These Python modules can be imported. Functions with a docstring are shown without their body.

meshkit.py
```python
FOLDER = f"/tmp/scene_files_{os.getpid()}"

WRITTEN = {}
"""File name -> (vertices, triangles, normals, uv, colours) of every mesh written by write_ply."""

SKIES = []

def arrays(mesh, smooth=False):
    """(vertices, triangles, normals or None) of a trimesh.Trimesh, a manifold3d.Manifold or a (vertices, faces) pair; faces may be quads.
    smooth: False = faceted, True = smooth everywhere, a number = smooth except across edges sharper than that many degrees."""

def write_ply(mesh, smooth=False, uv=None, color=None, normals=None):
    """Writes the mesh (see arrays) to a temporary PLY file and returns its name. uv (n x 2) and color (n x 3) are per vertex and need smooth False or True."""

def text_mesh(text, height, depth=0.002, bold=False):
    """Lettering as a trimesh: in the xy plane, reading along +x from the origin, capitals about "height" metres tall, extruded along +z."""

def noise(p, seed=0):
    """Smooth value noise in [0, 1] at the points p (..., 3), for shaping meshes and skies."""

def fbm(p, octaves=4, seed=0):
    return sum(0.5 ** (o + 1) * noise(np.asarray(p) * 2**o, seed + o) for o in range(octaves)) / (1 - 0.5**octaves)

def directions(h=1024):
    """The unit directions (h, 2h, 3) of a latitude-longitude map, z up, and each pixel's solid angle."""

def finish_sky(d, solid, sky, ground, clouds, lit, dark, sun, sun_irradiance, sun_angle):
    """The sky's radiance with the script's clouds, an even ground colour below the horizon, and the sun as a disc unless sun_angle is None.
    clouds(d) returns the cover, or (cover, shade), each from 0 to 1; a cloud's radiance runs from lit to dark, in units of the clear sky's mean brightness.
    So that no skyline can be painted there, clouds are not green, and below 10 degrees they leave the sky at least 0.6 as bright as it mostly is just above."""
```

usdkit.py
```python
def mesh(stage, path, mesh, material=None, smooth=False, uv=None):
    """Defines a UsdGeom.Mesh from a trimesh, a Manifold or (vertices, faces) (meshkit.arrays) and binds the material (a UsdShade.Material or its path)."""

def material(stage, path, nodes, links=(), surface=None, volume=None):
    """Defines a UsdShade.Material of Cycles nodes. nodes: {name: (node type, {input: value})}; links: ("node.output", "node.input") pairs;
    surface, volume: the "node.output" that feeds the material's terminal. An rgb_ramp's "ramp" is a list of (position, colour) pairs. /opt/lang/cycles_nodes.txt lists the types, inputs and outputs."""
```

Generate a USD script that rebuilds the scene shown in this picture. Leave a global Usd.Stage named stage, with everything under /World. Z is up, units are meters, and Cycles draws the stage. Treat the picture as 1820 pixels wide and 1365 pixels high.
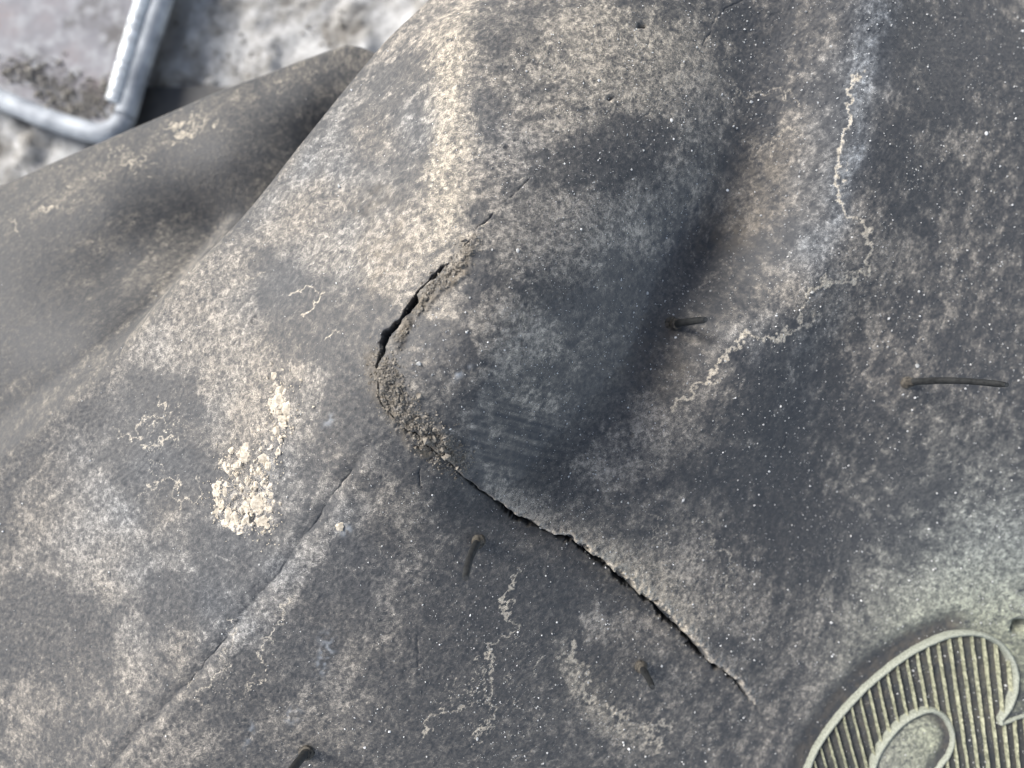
import math, numpy as np, trimesh, usdkit, meshkit
from pxr import Usd, UsdGeom, UsdLux, UsdShade, Gf, Sdf, Vt
from scipy import ndimage, sparse
from scipy.interpolate import RBFInterpolator

stage = Usd.Stage.CreateInMemory()
UsdGeom.SetStageUpAxis(stage, UsdGeom.Tokens.z)
UsdGeom.SetStageMetersPerUnit(stage, 1.0)
UsdGeom.Xform.Define(stage, '/World')
UsdGeom.Scope.Define(stage, '/World/Looks')
T = Sdf.ValueTypeNames

# ------------------------------------------------------------------ camera, sky, sun
MM = 0.001
D = 66.7                     # mm from the lens to the tyre's reference plane
ZREF = 0.120                 # the reference plane above the ground, m
EXPOSURE = 2.2
cam = UsdGeom.Camera.Define(stage, '/World/camera')
cam.CreateHorizontalApertureAttr(36.0)
cam.CreateVerticalApertureAttr(27.0)
cam.CreateFocalLengthAttr(24.0)
cam.CreateClippingRangeAttr(Gf.Vec2f(0.005, 100))
cam.CreateFocusDistanceAttr(0.0605)
cam.CreateFStopAttr(29.0)
cam.CreateExposureAttr(EXPOSURE)
cam.AddTranslateOp().Set(Gf.Vec3d(0, 0, ZREF + D * MM))

SUN_DIR = np.array([-0.74, 0.46, 0.62]); SUN_DIR /= np.linalg.norm(SUN_DIR)
elev = math.asin(SUN_DIR[2]); rot = math.atan2(SUN_DIR[0], SUN_DIR[1])
sky_mat = usdkit.material(stage, '/World/Looks/sky_look', {
    's': ('sky_texture', {'sky_type': 'single_scattering', 'sun_disc': False, 'sun_elevation': elev, 'sun_rotation': rot, 'aerosol_density': 2.0}),
    'h': ('hsv', {'saturation': 0.65}),
    'b': ('background_shader', {'strength': 0.062})}, [('s.color', 'h.color'), ('h.color', 'b.color')], surface='b.background')
dome = UsdLux.DomeLight.Define(stage, '/World/sky')
UsdShade.MaterialBindingAPI.Apply(dome.GetPrim()).Bind(sky_mat)
dome.GetPrim().SetCustomDataByKey('kind', 'structure')
sun = UsdLux.DistantLight.Define(stage, '/World/sun')
sun.CreateNormalizeAttr(True); sun.CreateIntensityAttr(0.4); sun.CreateAngleAttr(20.0)
sun.CreateColorAttr(Gf.Vec3f(1.0, 0.965, 0.92))
zax = Gf.Vec3d(*map(float, SUN_DIR))
sun.AddTransformOp().Set(Gf.Matrix4d().SetRotate(Gf.Rotation(Gf.Vec3d(0, 0, 1), zax)))

# ------------------------------------------------------------------ helpers
names = {}
def numbered(parent, name):
    k = names.get((parent, name), 0); names[(parent, name)] = k + 1
    return f'{parent}/{name}' if k == 0 else f'{parent}/{name}_{k:03d}'
def tag(p, label=None, cat=None, group=None, kind=None):
    for k, v in (('label', label), ('category', cat), ('group', group), ('kind', kind)):
        if v: p.SetCustomDataByKey(k, v)
    return p
def thing(name, label, cat, loc=(0, 0, 0), group=None):
    x = UsdGeom.Xform.Define(stage, numbered('/World', name))
    x.AddTranslateOp().Set(Gf.Vec3d(*map(float, loc)))
    return tag(x.GetPrim(), label, cat, group)
def obj(name, mesh, mat, parent=None, smooth=False):
    base = str(parent.GetPath()) if parent else '/World'
    return usdkit.mesh(stage, numbered(base, name), mesh, mat, smooth=smooth).GetPrim()
def U(px, py, z=0.0):
    """A point of the photograph at height z (mm) over the reference plane -> mm."""
    px, py, z = np.broadcast_arrays(np.asarray(px, float), np.asarray(py, float), np.asarray(z, float))
    s = (D - z) / D / 18.2
    return np.stack([(px - 910) * s, (682.5 - py) * s, z + 0 * s], -1)
def W(p):
    """mm over the reference plane -> metres over the ground."""
    return np.asarray(p, float) * MM + np.array([0, 0, ZREF])
def sstep(a, b, x):
    t = np.clip((x - a) / (b - a), 0, 1); return t * t * (3 - 2 * t)
def smax(a, b, k):
    h = np.clip(0.5 + 0.5 * (a - b) / k, 0, 1)
    return b + (a - b) * h + k * h * (1 - h)

# ------------------------------------------------------------------ materials
def mat(name, nodes, links, surface='p.BSDF'):
    return usdkit.material(stage, '/World/Looks/' + name, nodes, links, surface=surface)

RUBBER = (0.022, 0.0245, 0.029)
rubber = mat('dusty_rubber', {
    'g': ('geometry', {}),
    'a': ('attribute', {'attribute': 'wear'}),
    's': ('separate_color', {}),
    'n1': ('noise_texture', {'scale': 11000.0, 'detail': 3.0, 'roughness': 0.65}),
    'n2': ('noise_texture', {'scale': 2300.0, 'detail': 2.0, 'roughness': 0.6}),
    'r1': ('map_range', {'from_min': 0.34, 'from_max': 0.66, 'to_min': 0.25, 'to_max': 1.75, 'clamp': True}),
    'm1': ('math', {'math_type': 'multiply', 'use_clamp': True}),
    'dh': ('attribute', {'attribute': 'dust_colour'}),
    'dv': ('map_range', {'from_min': .3, 'from_max': .7, 'to_min': .72, 'to_max': 1.28, 'clamp': True}),
    'dc': ('vector_math', {'math_type': 'scale'}),
    'c1': ('mix_color', {'a': RUBBER}),
    'c2': ('mix_color', {'b': (0.105, 0.086, 0.062)}),
    'c3': ('mix_color', {'b': (0.40, 0.43, 0.46)}),
    'ro': ('map_range', {'from_min': 0.0, 'from_max': 0.6, 'to_min': 0.62, 'to_max': 0.94, 'clamp': True}),
    'b1': ('bump', {'strength': 0.7, 'distance': 0.00006}),
    'b2': ('bump', {'strength': 0.14, 'distance': 0.00010}),
    'p': ('principled_bsdf', {'specular_ior_level': 0.36, 'sheen_weight': 0.04, 'sheen_roughness': 0.5}),
}, [('a.color', 's.color'), ('g.position', 'n1.vector'), ('g.position', 'n2.vector'), ('n1.fac', 'r1.value'),
    ('s.r', 'm1.value1'), ('r1.result', 'm1.value2'), ('m1.value', 'c1.fac'), ('n2.fac', 'dv.value'), ('dh.color', 'dc.vector1'), ('dv.result', 'dc.scale'), ('dc.vector', 'c1.b'),
    ('c1.result', 'c2.a'), ('s.g', 'c2.fac'), ('c2.result', 'c3.a'), ('s.b', 'c3.fac'), ('c3.result', 'p.base_color'),
    ('m1.value', 'ro.value'), ('ro.result', 'p.roughness'), ('n1.fac', 'b1.height'), ('n2.fac', 'b2.height'),
    ('b1.normal', 'b2.normal'), ('b2.normal', 'p.normal')])

def simple(name, c1, c2, scale, rough=0.85, bump=0.0002, spec=0.3, metallic=0.0, lo=0.35, hi=0.65, detail=4.0):
    return mat(name, {
        'g': ('geometry', {}),
        'n': ('noise_texture', {'scale': scale, 'detail': detail, 'roughness': 0.6}),
        'r': ('rgb_ramp', {'ramp': [(lo, c1), (hi, c2)]}),
        'b': ('bump', {'strength': 0.5, 'distance': bump}),
        'p': ('principled_bsdf', {'roughness': rough, 'specular_ior_level': spec, 'metallic': metallic}),
    }, [('g.position', 'n.vector'), ('n.fac', 'r.fac'), ('r.color', 'p.base_color'), ('n.fac', 'b.height'), ('b.normal', 'p.normal')])

hair_mat = simple('vent_rubber', (0.008, 0.009, 0.010), (0.026, 0.027, 0.027), 1800, 0.6, 0.00003)
hair_dusty = simple('vent_rubber_dusty', (0.015, 0.014, 0.013), (0.085, 0.075, 0.06), 2500, 0.8, 0.00004)
rim_mat = simple('dusted_emblem_rim', (0.13, 0.138, 0.11), (0.27, 0.28, 0.235), 7000, 0.75, 0.00004)
rib_mat = simple('dusted_emblem_rib', (0.10, 0.103, 0.07), (0.34, 0.34, 0.24), 2600, 0.8, 0.00004)
mud_mat = simple('pale_dried_mud', (0.30, 0.265, 0.21), (0.50, 0.445, 0.365), 3000, 0.95, 0.00008, 0.1)
dirt_mat = simple('grey_brown_dirt', (0.09, 0.08, 0.066), (0.24, 0.215, 0.18), 2500, 0.95, 0.00008, 0.15)
grit_mat = simple('pale_grit', (0.20, 0.20, 0.19), (0.55, 0.55, 0.54), 900, 0.45, 0.00002, 0.6)

# ------------------------------------------------------------------ the tyre's rubber: one relief
H0 = 0.1
def axis(lo, hi, far_lo, far_hi):
    core = np.arange(lo, hi, H0)
    def out(start, end):
        s, x, r = H0, start, []
        while x < end: s *= 1.045; x += s; r.append(x)
        return np.array(r)
    return np.concatenate([-out(-lo, -far_lo)[::-1], core, out(hi, far_hi)])
xs = axis(-63, 57, -105, 95); ys = axis(-42.5, 41, -95, 80)
NX, NY = len(xs), len(ys)
X, Y = np.meshgrid(xs, ys)
SH = (NY, NX)

def spline(n, cell, m):
    """Sparse cubic weights from a coarse row of m values to n places."""
    u = np.arange(n) / cell + 1.5; k = u.astype(int); t = u - k
    w = np.stack([(1 - t) ** 3, 3 * t ** 3 - 6 * t ** 2 + 4, -3 * t ** 3 + 3 * t ** 2 + 3 * t + 1, t ** 3]) / 6
    return sparse.csr_matrix((w.ravel(), (np.tile(np.arange(n), 4), np.concatenate([k - 1, k, k + 1, k + 2]))), shape=(n, m))
def noise2(cell, seed, octaves=1, ax=1.0, ay=1.0, gain=0.55):
    """Smooth noise over the sheet, mean 0, deviation 1; cell in mm."""
    out = np.zeros(SH); amp = 1.0
    for o in range(octaves):
        cx, cy = cell * ax / 2 ** o / H0, cell * ay / 2 ** o / H0
        g = np.random.default_rng(seed * 31 + o).normal(size=(int(NY / cy) + 6, int(NX / cx) + 6))
        out += amp * (spline(NY, cy, g.shape[0]) @ (spline(NX, cx, g.shape[1]) @ g.T).T); amp *= gain
    return (out - out.mean()) / out.std()
def warp(f, dx, dy, cell, seed, oct=2):
    ii, jj = np.meshgrid(np.arange(NY), np.arange(NX), indexing='ij')
    return ndimage.map_coordinates(f, [ii + noise2(cell, seed, oct) * dy / H0, jj + noise2(cell, seed + 1, oct) * dx / H0], order=1, mode='nearest')

def rbf(points, smooth=0.5):
    P = U(*np.array(points, float).T)
    r = RBFInterpolator(P[:, :2], P[:, 2], kernel='thin_plate_spline', smoothing=smooth)
    gx, gy = np.linspace(xs[0], xs[-1], 150), np.linspace(ys[0], ys[-1], 130)
    g = r(np.stack(np.meshgrid(gx, gy), -1).reshape(-1, 2)).reshape(130, 150)
    iy, ix = (ys - gy[0]) / (gy[1] - gy[0]), (xs - gx[0]) / (gx[1] - gx[0])
    return ndimage.map_coordinates(g, np.meshgrid(iy, ix, indexing='ij'), order=3, mode='nearest')

def line_dist(pts, x, y, limit=None):
    """Unsigned distance, side (+ left of the direction of travel) and place (0..1) along a polyline."""
    pts = np.asarray(pts, float)
    seg = np.linalg.norm(np.diff(pts, axis=0), axis=1); cum = np.r_[0, np.cumsum(seg)]
    best = np.full(x.shape, 1e9); side = np.ones(x.shape); at = np.zeros(x.shape)
    if limit:                                            # work on the neighbourhood only
        lo, hi = pts.min(0) - limit, pts.max(0) + limit
        pick = np.nonzero((x > lo[0]) & (x < hi[0]) & (y > lo[1]) & (y < hi[1]))
        if len(pick[0]) < x.size * .95:
            b_, s_, a_ = line_dist(pts, x[pick], y[pick], None); best[pick], side[pick], at[pick] = b_, s_, a_
            best[best > limit] = 1e9
            return best, side, at
    for k in range(len(seg)):
        a, b = pts[k], pts[k + 1]; d = (b - a) / max(seg[k], 1e-9)
        if limit:
            sel = np.nonzero((x > min(a[0], b[0]) - limit) & (x < max(a[0], b[0]) + limit) & (y > min(a[1], b[1]) - limit) & (y < max(a[1], b[1]) + limit))
        else:
            sel = np.nonzero(np.ones(x.shape, bool))
        rx, ry = x[sel] - a[0], y[sel] - a[1]
        t = np.clip(rx * d[0] + ry * d[1], 0, seg[k])
        dd = np.hypot(rx - t * d[0], ry - t * d[1]); s = np.sign(d[0] * ry - d[1] * rx)
        m = dd < best[sel]
        idx = tuple(i[m] for i in sel)
        best[idx] = dd[m]; side[idx] = s[m]; at[idx] = (cum[k] + t[m]) / cum[-1]
    return best, side, at

def inpoly(poly, x, y):
    r = np.zeros(x.shape, bool); n = len(poly)
    for i in range(n):
        (x1, y1), (x2, y2) = poly[i], poly[(i + 1) % n]
        c = ((y1 > y) != (y2 > y)) & (x < (x2 - x1) * (y - y1) / (y2 - y1 + 1e-12) + x1); r ^= c
    return r
def curve(pts, n=60):
    """Catmull-Rom through the points."""
    p = np.asarray(pts, float); p = np.vstack([2 * p[0] - p[1], p, 2 * p[-1] - p[-2]])
    out = []
    for k in range(1, len(p) - 2):
        t = np.linspace(0, 1, max(2, n // (len(p) - 3)), endpoint=False)[:, None]
        a, b, c, d = p[k - 1:k + 3]
        out.append(0.5 * (2 * b + (c - a) * t + (2 * a - 5 * b + 4 * c - d) * t ** 2 + (3 * b - a - 3 * c + d) * t ** 3))
    return np.vstack(out + [p[-2][None]])

MAIN = [  # (photo x, photo y, height in mm)
    (790, 50, 2.5), (805, 250, 5.5), (800, 400, 8), (735, 570, 8.8), (705, 650, 9), (735, 770, 7.5), (640, 830, 6.2), (520, 970, 4.8), (380, 1150, 2.8), (220, 1350, 0),
    (780, 0, -2), (660, 105, -4), (560, 230, -3.2), (460, 360, -2.2), (330, 500, -1.2), (680, 250, 1.5), (620, 420, 3.0), (560, 380, 1.0),
    (180, 690, -3.0), (0, 900, -6), (0, 1150, -6), (0, 1365, -7.5), (200, 1000, -1), (400, 850, 3), (400, 650, 2.0), (550, 560, 4.5), (280, 780, 0), (180, 1180, -2), (-300, 1200, -12),
    (900, 560, 8.4), (870, 690, 8.2), (960, 400, 6.6), (1000, 520, 5.6), (960, 650, 5.4), (945, 730, 3.0), (950, 810, 0.0), (1060, 420, 4.0), (1080, 520, 2.5), (1040, 640, 1.7), (1040, 740, -1.6), (1130, 640, -2.8), (1170, 550, -3.4), (1250, 470, -5.4), (1200, 620, -2.7), (1110, 760, -2.2), (1000, 840, -1.0), (870, 800, 5.0),
    (950, 150, 4.0), (1100, 100, 2.0), (1100, 280, 2.6), (1250, 150, -1), (1320, 300, -4.0), (1380, 80, -3.4), (1390, 390, -3.6), (1220, 300, -0.6),
    (1545, 0, -2.4), (1515, 250, -1.9), (1440, 470, -2.0), (1300, 590, -1.2), (1190, 730, -2.0),
    (1640, 50, -4.6), (1800, 100, -6.5), (1800, 400, -6.5), (1640, 400, -4.8), (1480, 600, -4.8), (1620, 690, -6), (1400, 800, -6), (1300, 880, -5), (1500, 850, -8.4), (1800, 750, -8), (1800, 950, -8.4), (1600, 1050, -9), (1380, 1050, -7),
    (1450, 1250, -9.2), (1750, 1200, -8.8), (1780, 1350, -8.2), (1500, 1350, -9.4), (1250, 1330, -7.5), (1250, 1100, -5.0),
    (1060, 930, -1.5), (1150, 1000, -3.2), (1200, 900, -3.5),
    (830, 900, 3.6), (900, 1000, 1.6), (1000, 1200, -1.8), (1100, 1100, -3.0), (700, 1000, 4.0), (700, 1200, 2.0), (500, 1300, 1.0), (800, 1350, -0.5), (1000, 1350, -3.4),
    (2100, 700, -14), (2100, 1300, -12), (2100, 0, -13), (900, 1700, -8), (1500, 1700, -14), (300, 1700, -6), (1000, -250, 0), (1500, -250, -6), (800, -250, 0)]
MAIN = [(a, b, c * (1 + .5 * float(sstep(380, 700, a)))) for a, b, c in MAIN]
HA = rbf(MAIN, 0.6)
FOLD = [(-380, 1110, -9), (-60, 870, -6), (120, 730, -3.6), (230, 615, -2.2), (330, 500, -1.3), (395, 432, -1.8), (460, 358, -2.5), (560, 230, -4.2), (660, 105, -5.8), (760, 8, -4.0), (900, -120, -3), (1150, -330, -3)]
fw = curve(U(*np.array(FOLD, float).T)[:, :2], 90)
d, s, at = line_dist(fw, X, Y)
beyond = d * s                                        # > 0 past the fold, on its far side
t = np.maximum(beyond + 0.2, 0)
HA = HA - ((0.32 + .58 * sstep(250, 400, 910 + X * 18.2)) * t ** 2 / (1 + 0.16 * t)) - sstep(0.5, 6, t) * 3
LOBE = [(0, 335, -19), (200, 245, -21), (330, 190, -22), (470, 135, -23), (560, 105, -23.5), (615, 92, -24), (660, 110, -24.5), (700, 180, -25),
        (0, 450, -13), (200, 380, -15.5), (400, 280, -18.5), (550, 190, -22.5), (0, 560, -9.5), (200, 480, -13.5), (380, 400, -20.5), (500, 300, -20.5), (300, 500, -13), (180, 620, -6.5), (0, 700, -8.0), (0, 850, -9), (-200, 600, -11), (-300, 400, -17), (-200, 900, -13),
        (600, 260, -26), (300, 700, -10), (500, 700, -18), (700, 400, -27), (800, 200, -28), (600, 900, -20), (200, 1200, -16)]
HB = rbf(LOBE, 0.5)
EDGE = [(-500, 560, -22), (-200, 420, -20), (0, 326, -19.6), (120, 272, -20.4), (200, 236, -21), (330, 180, -22), (470, 126, -23), (560, 93, -23.6), (612, 75, -24)]
EDGE2 = [(612, 75, -24), (640, 80, -24.2), (668, 95, -24.5), (720, 130, -27), (820, 210, -30), (1000, 330, -34)]
ew = np.vstack([curve(U(*np.array(EDGE, float).T)[:, :2], 60), curve(U(*np.array(EDGE2, float).T)[:, :2], 40)[1:]])
d, s, at = line_dist(ew, X, Y)
s = np.where(inpoly(np.vstack([ew, [(90, -90), (-120, -90)]]), X, Y), -1, 1)
t = np.maximum(d * s + 0.8, 0)
HB = HB - 1.0 * t ** 2 / (1 + 0.1 * t)
kk = 2.0 + 6.0 * sstep(480, 760, 682.5 - Y * 18.2)
H = smax(HA, HB, kk)
# the sheet rolls down to the ground well outside the picture
r_out = np.maximum(np.maximum(X - 66, -X - 80), np.maximum(Y - 62, -Y - 60))
H = H - np.maximum(r_out, 0) ** 2 * 0.28
H = smax(H, np.full(SH, -ZREF * 1000 + 0.3), 1.0)

def project(h): return 910 + X * D / (D - h) * 18.2, 682.5 - Y * D / (D - h) * 18.2
PX, PY = project(H)
wx, wy = noise2(.7, 11, 3) * 1.5, noise2(.7, 12, 3) * 1.5
QX, QY = PX + wx, PY + wy                              # slightly ragged chart for cracks and stains

# cracks (in the chart of the sheet) -----------------------------------------------------------
CR = np.array([  # photo x, y, half width of the gap (photo pixels), depth and lip (mm)
    (985, 288, .2, .02, .0), (940, 318, .8, .16, .02), (905, 352, .6, .10, .03), (868, 388, .9, .18, .04), (835, 425, .5, .10, .04), (805, 462, .5, .10, .04), (770, 492, 3, .9, .1), (738, 530, 4.2, 1.6, 0),
    (724, 552, 3.8, 1.5, 0), (714, 566, 1.8, .6, 0), (706, 577, 4, 1.5, 0), (690, 600, 4.2, 1.6, -.05), (680, 622, 3.5, 1.2, 0), (673, 655, 1, .5, .15), (676, 705, .8, .3, .25), (705, 745, .8, .3, .3),
    (752, 783, .8, .3, .35), (800, 822, 1.2, .4, .45), (830, 852, 1.6, .8, .6), (868, 882, 2.5, 1.4, .85), (900, 906, 4, 2, 1), (935, 925, 3.5, 1.8, 1.05), (965, 940, 1.8, 1, 1), (1015, 962, 3.5, 1.8, 1.05),
    (1062, 992, 4.2, 2, 1.1), (1105, 1028, 4, 2, 1), (1150, 1065, 4, 2, 1), (1195, 1106, 3.5, 1.8, .9), (1240, 1152, 4, 1.8, .8), (1285, 1194, 2.5, 1.2, .5), (1312, 1216, 2, .7, .3), (1335, 1245, .5, .1, .05)])
CRACK = curve(CR[:, :2], 160)
cd, cs, ca = line_dist(CRACK, QX, QY, 230)
cd = np.minimum(cd, 400)
cum = np.r_[0, np.cumsum(np.linalg.norm(np.diff(CRACK, axis=0), axis=1))]; cum /= cum[-1]
ca_k = np.array([cum[np.argmin(np.hypot(*(CRACK - p).T))] for p in CR[:, :2]])
gapw, deep, lip = (np.interp(ca, ca_k, CR[:, k]) for k in (2, 3, 4))
deep = deep * np.where(deep < .3, sstep(-.9, .6, noise2(.9, 16, 2)), 1)
gapw = gapw * (1 + .45 * sstep(.55, .65, ca)) * np.clip(1 + 0.38 * noise2(0.7, 15, 3, gain=.7), .2, 2)
inside = cs < 0                                         # right / upper side of the crack when travelling down it
fade = np.exp(-(cd / 85.0) ** 1.3)
H = H + np.where(inside, lip * 1.05, -lip * 0.95) * fade * np.where(cd < 390, 1, 0)
H = H + np.where(inside, 1, 0.3) * 0.12 * np.clip(deep, 0, 1) * np.exp(-((cd - gapw - 9) / 9) ** 2)
H = H + np.where(inside & (ca > .5), .22, .03) * np.exp(-((cd - gapw - 6) / 6.5) ** 2) * (1 + .5 * noise2(.5, 18, 2)) * (cd < 390)
groove = np.exp(-(cd / np.maximum(gapw, .3)) ** 4) * np.where(cd < 390, 1, 0)
H = H - deep * groove
CREASE = curve([(655, 790), (628, 828), (600, 868), (565, 915), (540, 955), (508, 1000), (480, 1035), (440, 1085), (405, 1130), (370, 1175), (335, 1215), (300, 1248), (225, 1325), (190, 1375)], 90)
ed, es, ea = line_dist(CREASE, QX, QY, 120); ed = np.minimum(ed, 300)
ew_ = np.interp(ea, [0, .08, .2, .3, .36, .5, .7, .78, .82, .88, .93, 1], [0, .8, 1.5, .5, 1.0, .5, 1.0, .6, .05, .05, 1.1, .8]) * (1 + .3 * noise2(.8, 17, 2))
crease = np.exp(-(ed / np.maximum(ew_, .25)) ** 2)
H = H + .05 * np.where(es < 0, np.exp(-((ed - 38) / 30.0) ** 2), 0) * sstep(0, .2, ea) * sstep(1, .7, ea) - 0.16 * crease * np.clip(ew_, 0, 1.6) / 1.6 - 0.09 * np.exp(-(ed / 9.0) ** 2) + 0.10 * np.exp(-((ed - 22) / 12.0) ** 2)
SMALL = []
for pts, w, dp in [([(1390, -40), (1278, 25), (1262, 55), (1248, 82)], .9, .12), ([(1185, 170), (1150, 200), (1122, 228)], .8, .06),
                   ([(1160, 50), (1140, 108), (1098, 160)], .8, .05), ([(942, 110), (962, 118), (985, 128)], 1.6, .06), ([(740, 1130), (744, 1180), (746, 1200)], 1.0, .1),
                   ([(745, 835), (746, 865)], 1.2, .2), ([(926, 600), (928, 640)], 1.4, .2), ([(1400, 770), (1382, 812)], 1.0, .12), ([(725, 420), (723, 470)], 1.4, .12)]:
    q, _, _ = line_dist(curve(pts, 20), QX, QY, 30)
    v = np.exp(-(np.minimum(q, 60) / w) ** 2); H = H - dp * v; SMALL.append(v)
for (px, py, rx, ry, dp) in [(1140, 45, 9, 4.5, .5), (1085, 174, 5, 4, .35), (455, 570, 7, 9, .25), (900, 262, 6, 5, .2), (1816, 1116, 15, 12, 1.6), (660, 345, 26, 34, .12), (925, 800, 8, 6, .2), (1120, 772, 5, 4, .2)]:
    H = H - dp * np.exp(-(((QX - px) / rx) ** 2 + ((QY - py) / ry) ** 2) ** 2)

# relief of the rubber and the dirt packed in the crack ----------------------------------------
fine = noise2(0.22, 21, 2); mid = noise2(0.7, 22, 3); broad = noise2(5, 23, 3)
def blob(px, py, rx, ry, ang=0.0, p=2.0):
    c, s_ = math.cos(math.radians(ang)), math.sin(math.radians(ang))
    lim = 2.6 * max(rx, ry); out = np.zeros(SH); sel = np.nonzero((np.abs(RXw - px) < lim) & (np.abs(RYw - py) < lim))
    u, v = (RXw[sel] - px) * c + (RYw[sel] - py) * s_, -(RXw[sel] - px) * s_ + (RYw[sel] - py) * c
    out[sel] = np.exp(-((u / rx) ** 2 + (v / ry) ** 2) ** (p / 2)); return out
RXw = PX + noise2(3, 31, 4) * 9; RYw = PY + noise2(3, 32, 4) * 9
packed_line = curve([(672, 640), (688, 700), (722, 748), (770, 790), (812, 830)], 40)
pd, _, pa = line_dist(packed_line, RXw, RYw, 110); pd = np.minimum(pd, 200)
packed = sstep(34, 12, pd) * np.interp(pa, [0, .15, .5, .85, 1], [.45, .8, 1, 1, .3])
pl2 = curve([(835, 425), (800, 470), (775, 492), (745, 520), (700, 600)], 30)
pd2, _, pa2 = line_dist(pl2, RXw - 10, RYw - 6, 60); packed = np.maximum(packed, sstep(20, 4, np.minimum(pd2, 90)) * .75)
packed *= (1 - groove)
patch_r = np.clip(blob(700, 440, 46, 85, 14, 4) + blob(655, 350, 38, 40, 0, 4), 0, 1)
calm = np.where(beyond > 0, .45, 1.0); calm = ndimage.gaussian_filter(calm, 12)
H = H + calm * (0.012 * ndimage.gaussian_filter(np.random.default_rng(72).normal(size=SH), .8) * 3 + 0.009 * fine + 0.012 * mid * (0.6 + 0.4 * sstep(900, 1300, PX)) + 0.04 * broad)
H = H + packed * (0.22 + 0.16 * noise2(0.55, 25, 3) + 0.05 * fine) + patch_r * (0.05 * noise2(0.4, 26, 2))

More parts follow.
